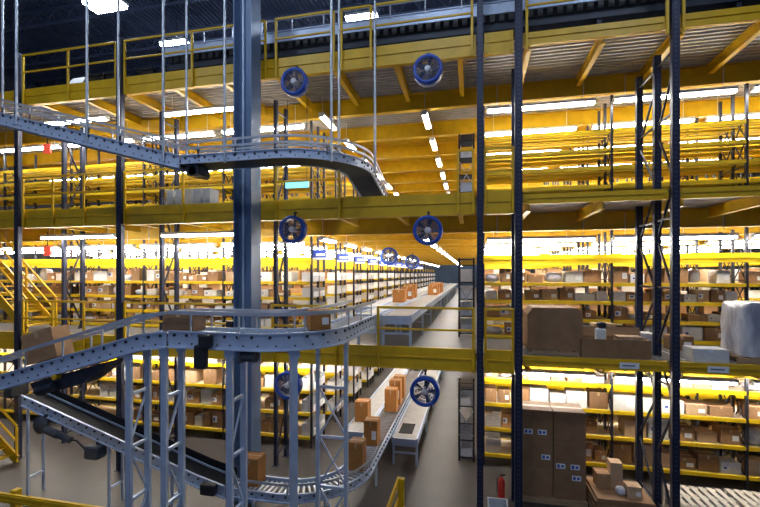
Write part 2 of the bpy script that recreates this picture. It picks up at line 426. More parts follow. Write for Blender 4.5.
def side_frames(t, pts, W, h, top=.03, mname='conv', bolts=True):
    P, L = path_with_lat(pts)
    for s in (-1, 1):
        b = MB(); a = s * W/2; e = s * .045
        prof = [(a, top), (a + e, top), (a + e, top - .025), (a + e*.35, top - .025), (a + e*.35, top - h + .025), (a + e, top - h + .025), (a + e, top - h), (a, top - h)]
        if s < 0: prof = prof[::-1]
        b.sweep(P, L, prof)
        if bolts:
            for (p, l, d) in densify(pts, .24):
                c = p + l * (a + e * .35); b.tube([c + Vector((0, 0, top - .075)), c + l * (s * .02) + Vector((0, 0, top - .075))], .026, 8, 1)
                c2 = p + d * .1 + l * (a + e * .35)
                b.tube([c2 + Vector((0, 0, top - h * .72)), c2 + l * (s * .012) + Vector((0, 0, top - h * .72))], .016, 6, 1)
        b.build('side_frame', [M[mname], M['dark']], t)
def rail_along(t, pts, off, z, r=.022, h=.05, mname='rod', posts=.9):
    P, L = path_with_lat(pts); b = MB()
    b.sweep(P, L, [(off - .015, z - h/2), (off - .015, z + h/2), (off + .015, z + h/2), (off + .015, z - h/2)])
    o = b.build('guide_rail', M[mname], t)
    for (p, l, d) in densify(pts, posts):
        c = p + l * off; MB().bar(c + Vector((0, 0, -.05)), c + Vector((0, 0, z)), .025, .025).build('rail_bracket', M[mname], o)
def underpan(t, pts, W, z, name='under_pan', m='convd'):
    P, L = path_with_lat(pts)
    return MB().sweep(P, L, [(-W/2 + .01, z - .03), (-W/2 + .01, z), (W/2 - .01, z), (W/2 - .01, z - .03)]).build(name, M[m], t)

# --- upper hung conveyor: incline from the left, level curve, then away into the middle deck
W = .6
cy = 8.04 + W/2
up_incl = [(-17.0, cy, 11.05), (-11.5, cy, 9.5), (-6.3, cy, 8.1)]
up_pts = [(-6.3, cy, 8.1), (-4.4, cy, 8.1)] + [(x, y, 8.1) for x, y, z in arc(-4.1, 9.74, 1.4, -PI/2 - .14, 0, 0)][1:] + [(-2.7, 9.95, 8.08), (-2.7, 11.6, 7.72)]
t = thing('roller_conveyor', 'pale blue curved conveyor hung on rods, turning into the middle deck', 'conveyor', (0, 0, 0))
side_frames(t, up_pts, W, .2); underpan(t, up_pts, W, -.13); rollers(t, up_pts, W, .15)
rail_along(t, up_pts, -W/2 - .03, .3); rail_along(t, up_pts, W/2 + .03, .3); rail_along(t, up_pts, W/2 + .03, .16)
for (x, y) in ((-5.2, 8.0), (-2.93, 8.42), (-3.03, 9.25), (-2.25, 9.6)):
    MB().tube([(x, y, 7.9), (x, y, 16.3)], .03, 8).build('hanger_rod', M['rod'], t)
mo = MB().box(-6.25, -5.95, cy - .2, cy + .2, 7.72, 7.93).tube([(-6.1, cy - .2, 7.8), (-6.1, cy + .3, 7.8)], .1, 14); mo.build('drive_motor', M['motor'], t)
t = thing('belt_conveyor', 'pale blue inclined conveyor hung on rods at upper left', 'conveyor', (0, 0, 0))
up_i2 = [(a, b_, c) for a, b_, c in up_incl]; up_i2[-1] = (-6.34, cy, 8.11)
side_frames(t, up_i2, W, .3); underpan(t, up_i2, W, -.05, 'belt', 'belt'); underpan(t, up_i2, W, -.2)
rail_along(t, up_i2, W/2 + .03, .34); rail_along(t, up_i2, -W/2 - .03, .34); rail_along(t, up_i2, W/2 + .03, .18)
for (x, y) in ((-12.3, 8.68), (-10.9, 8.0), (-8.8, 8.0), (-8.6, 8.68), (-6.73, 8.0), (-6.66, 8.68)):
    z = 8.1 + (-6.3 - x) * .2775
    MB().tube([(x, y, z - .2), (x, y, 16.3)], .03, 8).build('hanger_rod', M['rod'], t)

# --- lower conveyor: incline from the left, level curve in front of the column, then away into the lower deck
W = .52
cy = 6.2 + W/2; zt = 4.5
lo_lvl = [(-5.1, cy, zt), (-3.8, cy, zt)] + [(x, y, zt) for x, y, z in arc(-3.6, 7.5, 1.3 - W/2, -PI/2 - .18, 0, 0)][1:] + [(-2.56, 8.0, zt), (-2.56, 9.7, zt)]
lo_inc = [(-5.14, cy, zt - .01), (-5.7, cy, zt - .08), (-9.2, cy, zt - 1.06), (-12.5, cy, zt - 1.98)]
t = thing('roller_conveyor', 'pale blue roller curve on lattice supports in front of the blue column', 'conveyor', (0, 0, 0))
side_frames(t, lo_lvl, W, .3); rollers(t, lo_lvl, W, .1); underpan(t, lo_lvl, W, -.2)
rail_along(t, lo_lvl, -W/2 - .03, .34, h=.065); rail_along(t, lo_lvl, W/2 + .03, .34, h=.065)
def stand(par, x, y, rz, z1, w, lw=.11, xb=False):
    s = link('support_stand', None, par, (x, y, 0), rz)
    for k in (-1, 1):
        b = MB().box(-lw/2, lw/2, k*w/2 - .014, k*w/2 + .014, .012, z1).box(-lw/2, -lw/2 + .014, k*w/2 + .014, k*w/2 + .05, .012, z1).box(lw/2 - .014, lw/2, k*w/2 + .014, k*w/2 + .05, .012, z1)
        b.box(-lw, lw, k*w/2 - .08, k*w/2 + .08, 0, .012)
        b.box(-lw*.8, lw*.8, k*w/2 - .016, k*w/2 + .016, z1 - .14, z1)
        b.build('leg', M['conv'], s)
    z = .5; k = 1
    b = MB()
    while z + .95 < z1:
        b.bar((0, -w/2, z), (0, w/2, z), .05, .05)
        b.bar((0, -k*w/2, z), (0, k*w/2, z + .95), .03, .03)
        if xb: b.bar((.02, k*w/2, z), (.02, -k*w/2, z + .95), .03, .03)
        z += .95; k = -k
    b.bar((0, -w/2, z), (0, w/2, z), .05, .05)
    b.build('lattice', M['conv'], s)
    return s
stand(t, -3.97, cy, 0, zt - .27, .44); stand(t, -3.0, 6.65, .5, zt - .27, .44); stand(t, -2.58, 7.5, PI/2, zt - .27, .56, .09, True)
MB().cbox(-4.5, -4.28, 6.02, 6.14, 3.93, 4.32, .02).cbox(-4.4, -4.2, 6.0, 6.15, 4.28, 4.5, .02).build('drive_box', M['black'], t)
MB().tube([(-3.75, 6.3, 4.12), (-3.5, 6.3, 4.12)], .09, 14).box(-3.8, -3.74, 6.2, 6.4, 4.02, 4.22).build('drive_motor', M['motor'], t)
t = thing('belt_conveyor', 'pale blue incline descending leftwards from the roller curve', 'conveyor', (0, 0, 0))
side_frames(t, lo_inc, W, .3); rollers(t, lo_inc, W, .1); underpan(t, lo_inc, W, -.2)
rail_along(t, lo_inc, -W/2 - .03, .34, h=.065); rail_along(t, lo_inc, W/2 + .03, .34, h=.065)
stand(t, -5.97, cy, 0, zt - .42, .44); stand(t, -5.24, cy, 0, zt - .3, .44)
# drive unit hung under the incline (black guard, motor, yellow knob)
d = MB()
zz = lambda x: 4.14 + .28 * (x + 5.7)
dp = [(-8.2, zz(-8.2) - .02), (-6.4, zz(-6.4) - .02), (-6.55, zz(-6.55) - .12), (-7.0, zz(-7.0) - .3), (-8.05, zz(-8.05) - .3)]
d._add([(x, y, z) for y in (6.26, 6.64) for x, z in dp], [(0, 1, 2, 3, 4)[::-1], (5, 6, 7, 8, 9)] + [(k, (k+1) % 5, (k+1) % 5 + 5, k + 5) for k in range(5)])
d.tube([(-7.95, 6.2, zz(-7.95) - .2), (-7.55, 6.2, zz(-7.55) - .2)], .08, 14)
d.build('drive_guard', M['convd'], t)
MB().tube([(-7.5, 6.14, 3.6), (-7.5, 6.26, 3.6)], .05, 14).build('safety_knob', M['yellow'], t)

# --- black belt running down to the ground-floor curve
W = .42; cy = 8.1 + W/2
bd = [(-10.85, cy, 2.495), (-5.9, cy, 1.02), (-5.25, cy, .86)]
t = thing('belt_conveyor', 'black belt conveyor in pale blue frame descending to the ground floor', 'conveyor', (0, 0, 0))
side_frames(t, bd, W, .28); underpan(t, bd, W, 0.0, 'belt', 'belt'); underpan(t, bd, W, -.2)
P, L = path_with_lat(bd)
MB().sweep(P, L, [(-W/2 - .05, .03), (-W/2 - .05, .2), (-W/2 - .03, .2), (-W/2 - .03, .03)]).build('side_guard', M['belt'], t)
for x, h in ((-10.7, 2.15), (-8.3, 1.45), (-6.6, .95)):
    b = MB()
    for k in (-1, 1): b.box(x - .03, x + .03, cy + k*.19 - .02, cy + k*.19 + .02, 0, h)
    b.box(x - .02, x + .02, cy - .19, cy + .19, .45, .5); b.build('leg', M['conv'], t)
MB().cbox(-11.12, -10.87, 7.85, 8.3, 2.48, 2.92, .03).build('end_box', M['black'], t)
b = MB().tube([(-9.95, 7.98, 1.78), (-9.6, 7.98, 1.68)], .1, 16).tube([(-9.6, 7.98, 1.68), (-9.25, 7.98, 1.58)], .075, 14).lathe([(0, -.04), (.2, -.04), (.2, .04), (0, .04)], 24, 'y', (-10.15, 8.0, 1.86)).bar((-10.15, 8.05, 1.86), (-10.05, 8.05, 2.1), .06, .06)
b.build('drive_motor', M['motor'], t)
MB().cbox(-8.8, -8.42, 7.9, 8.2, 1.2, 1.5, .03).bar((-8.6, 8.12, 1.5), (-8.6, 8.12, 1.62), .08, .08).build('control_box', M['motor'], t)
MB().tube([(-9.3, 7.98, 1.58), (-9.05, 7.96, 1.6), (-8.8, 7.95, 1.42)], .02, 8).build('cable', M['black'], t)
MB().cbox(-5.75, -5.4, 7.9, 8.06, .72, .96, .02).build('control_box', M['black'], t)
# --- ground-floor roller curve into the aisle
zg = .84
W = .6; cy = 8.4
gr = [(-5.2, cy, zg), (-4.3, cy, zg)] + [(x, y, zg) for x, y, z in arc(-4.1, 9.8, 1.4, -PI/2 - .14, 0, 0)][1:] + [(-2.7, 10.4, zg), (-2.7, 20.0, zg)]
t = thing('roller_conveyor', 'roller curve on the ground floor leading into the aisle', 'conveyor', (0, 0, 0))
side_frames(t, gr, W, .2); rollers(t, gr, W, .12)
rail_along(t, gr[:-1], W/2 + .03, .22)
for (x, y) in ((-4.9, cy), (-3.3, 8.75), (-2.7, 10.5), (-2.7, 13), (-2.7, 16)):
    b = MB()
    for k in (-1, 1):
        if y > 10: b.box(x + k*.27 - .025, x + k*.27 + .025, y - .025, y + .025, 0, zg - .17)
        else: b.box(x - .025, x + .025, y + k*.27 - .025, y + k*.27 + .025, 0, zg - .17)
    b.build('leg', M['conv'], t)
# --- straight lanes in the central aisle (lower deck and ground floor)
def lane(x0, x1, y0, y1, z0, zt, label, belt='gbelt', step=2.6, endm='conv'):
    t = thing('belt_conveyor', label, 'conveyor', ((x0+x1)/2, y0, z0)); w = x1 - x0; L = y1 - y0; h = zt - z0
    MB().box(-w/2 + .04, w/2 - .04, 0, L, h - .05, h).build('belt', M[belt], t)
    for k in (-1, 1): MB().box(min(k*w/2, k*(w/2-.04)), max(k*w/2, k*(w/2-.04)), 0, L, h - .17, h + .03).build('side_frame', M['conv'], t)
    MB().box(-w/2 + .04, w/2 - .04, -.03, 0, h - .2, h + .01).build('end_plate', M[endm], t)
    y = .1
    while y < L and y < 30:
        for k in (-1, 1): MB().box(k*(w/2-.04) - .03, k*(w/2-.04) + .03, y - .03, y + .03, 0, h - .17).build('leg', M['conv'], t)
        MB().box(-w/2 + .07, w/2 - .07, y - .02, y + .02, h*.42, h*.42 + .05).build('stretcher', M['conv'], t); y += step
    return t
lane(-2.22, -1.45, 10.1, 46, DECK[1], 4.46, 'grey belt conveyor lane with blue end legs on the lower deck')
lane(-2.86, -2.28, 10.1, 46, DECK[1], 4.48, 'middle grey belt lane on the lower deck behind the roller curve')
lane(-3.6, -2.94, 12.6, 46, DECK[1], 4.46, 'grey belt lane on the lower deck nearest the left rack ends')
lane(-2.25, -1.5, 11.7, 46, 0, .8, 'grey belt conveyor lane with a dark mat in the ground aisle')
lane(-3.75, -3.1, 11.9, 46, 0, .8, 'grey belt lane in the ground aisle nearest the left rack ends')
tag(MB().box(-2.12, -1.72, 12.1, 12.9, .801, .815).build('rubber_mat', M['belt']), 'dark mat lying on the ground aisle belt end', 'mat')
# top-deck conveyor along the front edge
W = .7
tp = [(-8.8, 10.85, 12.1), (13, 10.85, 12.1)]
t = thing('roller_conveyor', 'grey toothed conveyor running along the top deck behind the guard rail', 'conveyor', (0, 0, 0))
side_frames(t, tp, W, .3, bolts=False); underpan(t, tp, W, -.2)
b = MB()
for k in range(98): b.box(-8.6 + .22*k, -8.48 + .22*k, 10.42, 10.47, 11.62, 11.8)
tag(b.build('roller_teeth', M['black'], t), kind='stuff')
rollers(t, tp, W, .22)
rail_along(t, tp, -W/2 - .05, .4); rail_along(t, tp, W/2 + .05, .32)
MB().box(-8.7, 12.9, 10.5, 11.2, 11.45, 11.62).build('cable_tray', M['convd'], t)
for k in range(8):
    x = -8.3 + 2.8 * k; MB().box(x - .05, x + .05, 10.55, 11.15, DECK[3], 11.45).build('leg', M['convd'], t)
up2 = [(x, y, 12.6) for x, y, z in arc(-2.9, 12.6, .75, -PI*1.05, -.1, 0)]
t = thing('roller_conveyor', 'small galvanised curve on the top deck above the gate frame', 'conveyor', (0, 0, 0))
side_frames(t, up2, .4, .16, mname='rod', bolts=False); underpan(t, up2, .4, -.05, m='rod')
for p in (up2[2], up2[-3], up2[len(up2)//2]): MB().tube([(p[0], p[1], DECK[3]), (p[0], p[1], 12.5)], .03, 8).build('leg', M['rod'], t)

# ------------------------------------------------------------------ shelf rows
def frame_mesh(h, braced=True):
    b = MB(); w = .065
    for dy in (.03, .6, 1.17): b.box(-w/2, w/2, dy - .03, dy + .03, 0, h)
    for (a, c) in ((.06, .57), (.63, 1.14)) if braced else ():
        z = .25; s = 1
        while z + .7 < h:
            b.bar((0, a, z), (0, c, z), .025, .025, 1); b.bar((0, a if s > 0 else c, z), (0, c if s > 0 else a, z + .65), .022, .022, 1)
            b.bar((.012, c if s > 0 else a, z), (.012, a if s > 0 else c, z + .65), .022, .022, 1); z += .72; s = -s
    return b.mesh('upright_frame', [M['dkpost'], M['dark']])
SH = {0: (.35, 1.1, 1.8, 2.5), 1: (.1, .6, 1.1, 1.6), 2: (.12, .6, 1.1, 1.6, 2.1)}
FH = {0: 3.04, 1: 3.04, 2: 3.04}
fm = {i: frame_mesh(FH[i]) for i in (0, 1, 2)}; fme = {i: frame_mesh(FH[i], False) for i in (0, 1, 2)}
def shelf_meshes(xs, board, slats=False):
    x0, x1 = min(xs) , max(xs); b = MB(); be = MB()
    if slats:
        for q in range(5): b.box(x0 + .04, x1 - .04, .06 + .23*q, .16 + .23*q, -.02, 0)
    else: b.box(x0 + .04, x1 - .04, .04, 1.16, -.02, 0)
    xs = sorted(xs)
    for a, c in zip(xs, xs[1:]):
        for y in (-.025, 1.17): be.box(a + .035, c - .035, y, y + .055, -.08, .012)
        be.box(a + .035, c - .035, .57, .62, -.08, -.022)
    hd = MB()
    for y in (-.03, 1.17): hd.box(x0, x1, y, y + .03, 0, .24).box(x0, x1, y + (-.012 if y < 0 else .03), y + (0 if y < 0 else .042), .1, .13)
    return b.mesh('shelf', board), be.mesh('shelf_beam', M['yshelf']), hd.mesh('header_beam', M['yshelf'])
def rack_row(side, i, k, xs, sm, label):
    t = thing('shelf_rack', label, 'shelving', (0, ROW0 + PITCH * k, DECK[i]), f'shelf rows {side} of the aisle on the {DN[i]}')
    for x in xs: link('upright_frame', fme[i] if side == 'left' and x == xs[0] and i < 2 else fm[i], t, (x, 0, 0))
    for z in SH[i]:
        s = link('shelf', sm[0], t, (0, 0, z)); link('shelf_beam', sm[1], s)
    if i < 2: link('header_beam', sm[2], t, (0, 0, 2.15 if i else 2.85))
NR, NSHORT = 7, 19
for i in (0, 1, 2):
    board = M['yshelf'] if i == 2 else M['shelfboard']
    for side, xs in (('left', XL), ('right', XR)):
        full = shelf_meshes(xs, board, i == 2); short = shelf_meshes(xs[:2], board, i == 2)
        for k in range(NSHORT):
            if side == 'right' and k >= NR: break
            rack_row(side, i, k, xs if k < NR else xs[:2], full if k < NR else short, f'yellow-beamed shelf rack, {ORD[k]} row back, {side} of aisle, {DN[i]}')
# slim bin units facing the front at the right corner of the aisle, one per level
for i in (0, 1, 2):
    t = thing('bin_rack', f'slim dark X-braced rack of white bins at the aisle corner, {DN[i]}', 'shelving', (-.39, 12.45, DECK[i]), 'slim bin racks at the aisle corner')
    h = 2.32
    for x in (.02, .44):
        for y in (.02, .5): MB().box(x - .025, x + .025, y - .025, y + .025, 0, h).build('post', M['dkpost'], t)
    for z in (.12, .62, 1.12, 1.62, 2.12, 2.3): MB().box(.05, .41, 0, .52, z - .03, z).build('shelf', M['dark'], t)
    MB().bar((.03, -.02, .75), (.43, -.02, 1.5), .025, .02).bar((.43, -.02, .75), (.03, -.02, 1.5), .025, .02).build('cross_brace', M['rod'], t)

# ------------------------------------------------------------------ cartons and bins
def carton_mesh(name, m, tape='tape', sticker=0, flaps=False):
    b = MB(); b.cbox(-.5, .5, -.5, .5, 0, 1, .012)
    b.box(-.5, .5, -.06, .06, .999, 1.004, 1); b.box(-.06, .06, -.503, -.498, .78, 1.0, 1)
    b.box(-.495, .495, -.5035, -.4995, .955, .965, 1)
    if sticker == 1: b.box(.08, .4, -.504, -.499, .25, .6, 2)
    if sticker == 2: b.box(-.4, .0, -.504, -.499, .3, .7, 2); b.box(-.36, -.2, -.506, -.504, .4, .6, 3)
    if flaps:
        b._add([(-.5, -.5, 1), (.5, -.5, 1), (.5, -.75, 1.22), (-.5, -.75, 1.22)], [(0, 1, 2, 3), (3, 2, 1, 0)], 0)
        b._add([(-.5, .5, 1), (.5, .5, 1), (.5, .78, 1.15), (-.5, .78, 1.15)], [(0, 1, 2, 3), (3, 2, 1, 0)], 0)
    return b.mesh(name, [M[m], M[tape], M['sticker'], M['stickerblue']])
CM = {}
for nm, m, tp_ in (('brown', 'carton', 'tape'), ('tan', 'tan', 'tape'), ('white', 'white', 'sticker'), ('dark', 'dcarton', 'tape'), ('orange', 'orange', 'tape')):
    CM[nm] = [carton_mesh('carton', m, tp_, s) for s in (0, 1, 2)]
def bag_mesh(seed):
    r = random.Random(seed); b = MB(); n, mm = 14, 7; vs = []; fs = []
    for a in range(mm + 1):
        ph = -PI/2 + PI * a / mm
        for k in range(n):
            th = 2*PI*k/n; q = abs(math.cos(ph))**.6 * (1 + r.uniform(-.07, .07))
            cx = math.copysign(abs(math.cos(th))**.6, math.cos(th)); sy = math.copysign(abs(math.sin(th))**.6, math.sin(th))
            vs.append((.48*q*cx, .48*q*sy, max(0, .5 + .5*math.copysign(abs(math.sin(ph))**.7, math.sin(ph)) * (1 + r.uniform(-.08, .0)))))
    for a in range(mm):
        for k in range(n):
            j_ = (k+1) % n; fs.append((a*n+k, a*n+j_, (a+1)*n+j_, (a+1)*n+k))
    b._add(vs, fs, 0, True); return b.mesh('polybag', M['greybag'])
BM = [bag_mesh(s) for s in (1, 2, 3)]
def carton(kind, v, x, y, z, sx, sy, sz, label, group=None, rz=0):
    return tag(link('carton', CM[kind][v], None, (x, y, z), rz, (sx, sy, sz)), label, 'box', group)
CNAME = {'brown': 'brown carton', 'tan': 'tan carton', 'white': 'white carton', 'dark': 'dark brown carton', 'orange': 'orange-brown carton'}
stock = {k: MB() for k in ('carton', 'tan', 'white')}
def fill_shelf(i, side, xs, k, z, zi, zmax):
    xs = sorted(xs); y0 = ROW0 + PITCH * k; zb = DECK[i] + z + .013; n = 0
    lab = 'shelf %s' % ORD[zi]
    xlo, xhi = xs[0], xs[-1]
    if side == 'left': xhi = -5.5
    if k == 0: xlo, xhi = (max(xlo, -16.4), -5.5) if side == 'left' else (xlo, 7.6)
    x = xlo + .06
    while x < xhi - .3:
        w = R.uniform(.24, .56) if k == 0 else R.uniform(.22, .55)
        nxt = min([q for q in xs if q > x + .01] + [xhi])
        if x + w > nxt - .05:
            if nxt - x > .35: w = nxt - x - .08
            else: x = nxt + .06; continue
        if R.random() < .1: x += w * .6; continue
        h = R.uniform(.4, .92) * zmax; d = R.uniform(.35, .52)
        u = R.random(); kind = 'brown' if u < .38 else 'tan' if u < .56 else 'white' if u < .82 else 'dark'
        if k == 0 and side == 'left' and i == 0 and x < -13.2: x += w; continue
        yy = y0 + .05 + d / 2 + R.uniform(0, .05)
        if k == 0:
            n += 1
            if u > .93 and h < .6:
                tag(link('polybag', BM[R.randrange(3)], None, (x + w/2, yy, zb), 0, (w, d, h)), f'white plastic-wrapped bundle, {ORD[n-1]} from left on {ORD[zi]} shelf up, {side} front rack, {DN[i]}', 'bundle', f'goods on the {side} front rack, {DN[i]}')
            else:
                carton(kind, R.randrange(3), x + w/2, yy, zb, w, d, h, f'{CNAME[kind]}, {ORD[n-1]} from left on {ORD[zi]} shelf up, {side} front rack, {DN[i]}', f'goods on the {side} front rack, {DN[i]}')
        else:
            s = stock['white' if kind == 'white' else 'tan' if kind == 'tan' else 'carton']
            s.cbox(x, x + w, yy - d/2, yy + d/2, zb, zb + h, .01)
            if h > .3: s.box(x + w*.55, x + w*.85, yy - d/2 - .003, yy - d/2, zb + h*.3, zb + h*.6)
        x += w + R.uniform(.01, .07)
for i in (0, 1):
    sh = SH[i]
    for side, xs in (('left', XL), ('right', XR)):
        for k in range(5):
            for zi, z in enumerate(sh):
                zmax = (sh[zi+1] - z - .12) if zi + 1 < len(sh) else (.5 if i else .4)
                fill_shelf(i, side, xs, k, z, zi, zmax)
for side, xs in (('right', XR), ('left', XL)):
    for k in (1, 2):
        fill_shelf(2, side, xs, k, .12, 0, .35)
allst = MB()
for q, nm in enumerate(('carton', 'tan', 'white')): allst._add(stock[nm].v, stock[nm].f, q)
tag(allst.build('stored_cartons', [M['carton'], M['tan'], M['white']]), 'mass of small cartons filling the shelf rows behind the front racks', 'boxes', kind='stuff')

# blue aisle signs at the rack ends
for i in (1,):
    for k in range(12):
        t = thing('aisle_sign', f'blue and white aisle sign over left rack end, {ORD[k]} one back, lower deck', 'sign', (-4.72, ROW0 + PITCH*k + .1, DECK[i] + 2.3), 'blue aisle signs over the left rack ends')
        MB().cbox(-.24, .24, -.015, .015, 0, .3, .006).build('sign_panel', M['signblue'], t)
        MB().box(-.24, .24, -.017, -.015, .0, .07).box(-.1, .2, -.018, -.015, .12, .2).build('white_field', M['sticker'], t)
        MB().bar((-.2, 0, .3), (-.2, 0, .5), .02, .02).bar((-.28, 0, .5), (.2, 0, .5), .02, .02).build('hanger', M['dark'], t)
# white bins seen at the rack ends along the left side of the aisle
def bin_mesh():
    b = MB(); t_ = .02
    b.box(-.5, .5, -.5, .5, 0, .03); b.box(-.5, -.5 + t_, -.5, .5, .03, 1); b.box(-.5 + t_, .5, -.5, -.5 + t_, .03, 1); b.box(-.5 + t_, .5, .5 - t_, .5, .03, 1)
    b.box(.5 - t_, .5, -.5 + t_, .5 - t_, .03, .62)          # cut-down front
    b.box(.5, .506, -.2, .2, .2, .45, 1)
    return b.mesh('storage_bin', [M['bin'], M['sticker']])
bnm = bin_mesh(); binrest = MB()
for i in (1, 0):
    for k in range(NSHORT):
        for zi, z in enumerate(SH[i][:4]):
            for q in (0, 1):
                x, y, zb = -5.1, ROW0 + PITCH*k + (.32 if q == 0 else .88), DECK[i] + z + .013
                hh = .29 if i == 1 else .36
                if k < 14:
                    tag(link('storage_bin', bnm, None, (x, y, zb), 0, (.4, .46, hh)), f'white bin, {"near" if q == 0 else "far"} one on {ORD[zi]} shelf, {ORD[k]} left rack end, {DN[i]}', 'bin', f'white bins on the left rack ends, {DN[i]}')
                else: binrest.box(x - .2, x + .2, y - .23, y + .23, zb, zb + hh)
tag(binrest.build('distant_bins', M['bin']), 'far white bins on the rack ends down the aisle', 'bins', kind='stuff')
for i in (0, 1, 2):
    for zi, z in enumerate((.12, .62, 1.12, 1.62)):
        if zi == 2 and i != 1: continue
        tag(link('storage_bin', bnm, None, (-.16, 12.7, DECK[i] + z + .002), -PI/2, (.42, .34, .38)), f'white bin on {ORD[zi]} shelf of slim corner rack, {DN[i]}', 'bin', f'white bins in the slim corner rack, {DN[i]}')

# cartons riding on the conveyors
carton('brown', 0, -7.95, 6.46, 3.85, .75, .36, .58, 'large brown carton riding up the left incline behind its guide rail').rotation_euler = (0, -.275, 0)
carton('dark', 0, -5.0, 6.46, 4.5, .62, .34, .32, 'dark brown carton behind the guide rail at the head of incline')
carton('orange', 1, -2.75, 7.18, 4.5, .38, .34, .36, 'brown carton on the roller curve before the left rack ends', rz=.6)
carton('orange', 0, -4.76, 8.42, .86, .42, .36, .6, 'orange-brown carton at the foot of the black belt')
carton('orange', 0, -2.68, 9.6, .86, .34, .36, .66, 'tall orange-brown carton on the bend of the ground roller curve')
carton('orange', 1, -2.68, 11.1, .86, .38, .4, .66, 'second tall orange-brown carton past the bend on ground rollers')
carton('orange', 0, -3.42, 12.9, .81, .42, .42, .64, 'orange-brown carton at the near end of the left ground lane')
for q, (y, h) in enumerate(((13.9, .75), (14.7, .85), (15.5, .8))):
    carton('orange', q % 2, -2.68, y, .86, .4, .4, h, f'{ORD[q]} of three tall orange cartons in file in ground aisle', 'orange cartons in file in the ground aisle')
for q, (x, y, h, w) in enumerate(((-2.57, 14.9, .46, .44), (-2.57, 16.9, .52, .44), (-2.57, 17.9, .58, .44), (-1.9, 20.8, .5, .46), (-1.9, 22.0, .56, .46), (-1.9, 23.2, .52, .46), (-1.9, 24.6, .55, .46))):
    carton('orange', q % 2, x, y, 4.48 if x < -2.2 else 4.46, w, w, h, f'{ORD[q]} orange carton along the lower deck belts, counted from the front', 'orange cartons on the lower deck belts')

# ------------------------------------------------------------------ goods in the front right rack bays
DK = DECK[1]
b = MB(); w, d, h, s = .6, .42, .97, .16           # big carton with sloped shoulders
prof = [(-w, 0), (w, 0), (w, h - s), (w - .12, h), (-w + .12, h), (-w, h - s)]
vs = [(x, y, z) for y in (-d, d) for x, z in prof]
b._add(vs, [(0, 1, 2, 3, 4, 5), (11, 10, 9, 8, 7, 6)] + [(k, k+6, (k+1) % 6 + 6, (k+1) % 6) for k in range(6)])
o = tag(b.build('carton', M['dcarton'], None, (1.86, 10.6, DK + .1)), 'very large dark brown carton with sloped top corners on the lower deck edge', 'box')
def pallet(x, y, z, L, D, label, m='wood', h=.14, group=None, rz=0, n=7):
    t = thing('pallet', label, 'pallet', (x, y, z), group, rz)
    for k in range(n):
        q = -L/2 + (L - .1) * k / (n - 1); MB().box(q, q + .1, -D/2, D/2, h - .02, h).build('slat', M[m], t)
    for yy in (-D/2, -.05, D/2 - .1): MB().box(-L/2, L/2, yy, yy + .1, 0.0, h - .022).build('runner', M[m], t)
    return t
pallet(1.86, 10.6, DK, 1.04, .9, 'flat wooden pallet under the very large carton', h=.098)
# long open tray carton
def tray(x, y, z, L, D, h, label):
    t = thing('open_carton', label, 'box', (x, y, z)); e = .015
    b = MB().box(-L/2, L/2, -D/2, D/2, 0, .02).box(-L/2, L/2, -D/2, -D/2 + e, .02, h).box(-L/2, L/2, D/2 - e, D/2, .02, h).box(-L/2, -L/2 + e, -D/2 + e, D/2 - e, .02, h).box(L/2 - e, L/2, -D/2 + e, D/2 - e, .02, h)
    b.build('tray_body', M['carton'], t)
    MB()._add([(-L/2, D/2, h), (L/2, D/2, h), (L/2, D/2 + .1, h + .2), (-L/2, D/2 + .1, h + .2), (-L/2, D/2 + .008, h), (L/2, D/2 + .008, h), (L/2, D/2 + .108, h + .2), (-L/2, D/2 + .108, h + .2)], [(0, 1, 2, 3), (7, 6, 5, 4), (2, 6, 7, 3), (0, 3, 7, 4), (1, 5, 6, 2)]).build('flap', M['carton'], t)
    return t
tray(3.1, 10.35, DK, 1.4, .6, .4, 'long open brown tray carton on the lower deck beside the huge carton')
carton('tan', 0, 3.42, 10.3, DK + .022, .5, .35, .44, 'tan carton standing inside the long open tray')
t = thing('wrapped_parcel', 'small black and white parcel poking out of the long tray', 'parcel', (2.85, 10.3, DK + .022))
MB().cbox(-.1, .1, -.1, .1, 0, .6, .03).build('parcel_body', M['white'], t); MB().cbox(-.06, .11, -.1, .12, .6, .74, .03).build('parcel_cap', M['black'], t)
carton('white', 1, 3.98, 11.1, DK, .42, .4, .45, 'pale carton behind the perforated frame on the lower deck')
carton('white', 0, 4.86, 10.15, DK, .66, .45, .28, 'long low white carton in front on the lower deck left of wrapped pallet')
for q, (x, w, h, kd) in enumerate(((1.2, .4, .5, 'brown'), (3.0, .5, .6, 'tan'), (4.7, .5, .35, 'brown'))):
    carton(kd, 1, x + .25, 11.55, DK, w, .4, h, f'{CNAME[kd]} on deck floor behind the front rack goods, {ORD[q]} from aisle', 'cartons on the deck floor behind the front rack goods')
# wrapped pallet load
pallet(6.1, 10.55, DK, 1.4, 1.1, 'wooden pallet under the stretch-wrapped load', h=.12)
b = MB(); n = 26; lv = []
for a, (z, q) in enumerate(((0, .97), (.1, 1.0), (.35, .96), (.6, 1.0), (.85, .95), (1.0, .97), (1.1, .88), (1.14, .55), (1.15, 0.02))):
    for k in range(n):
        th = 2*PI*k/n; f = lambda c: math.copysign(abs(c)**.35, c)
        e = 1 + R.uniform(-.035, .035)
        lv.append((.66*q*e*f(math.cos(th)), .5*q*e*f(math.sin(th)), z + R.uniform(-.015, .015) * (1 if 0 < a < 7 else 0)))
fs = [(a*n+k, a*n+(k+1) % n, (a+1)*n+(k+1) % n, (a+1)*n+k) for a in range(8) for k in range(n)]
b._add(lv, fs, 0, True)._add(lv[:n], [tuple(range(n-1, -1, -1))])
o = thing('wrapped_load', 'grey stretch-wrapped pallet load at the right end of the lower deck', 'wrapped load', (6.15, 10.55, DK + .122))
b.build('stretch_wrap', M['wrap'], o)
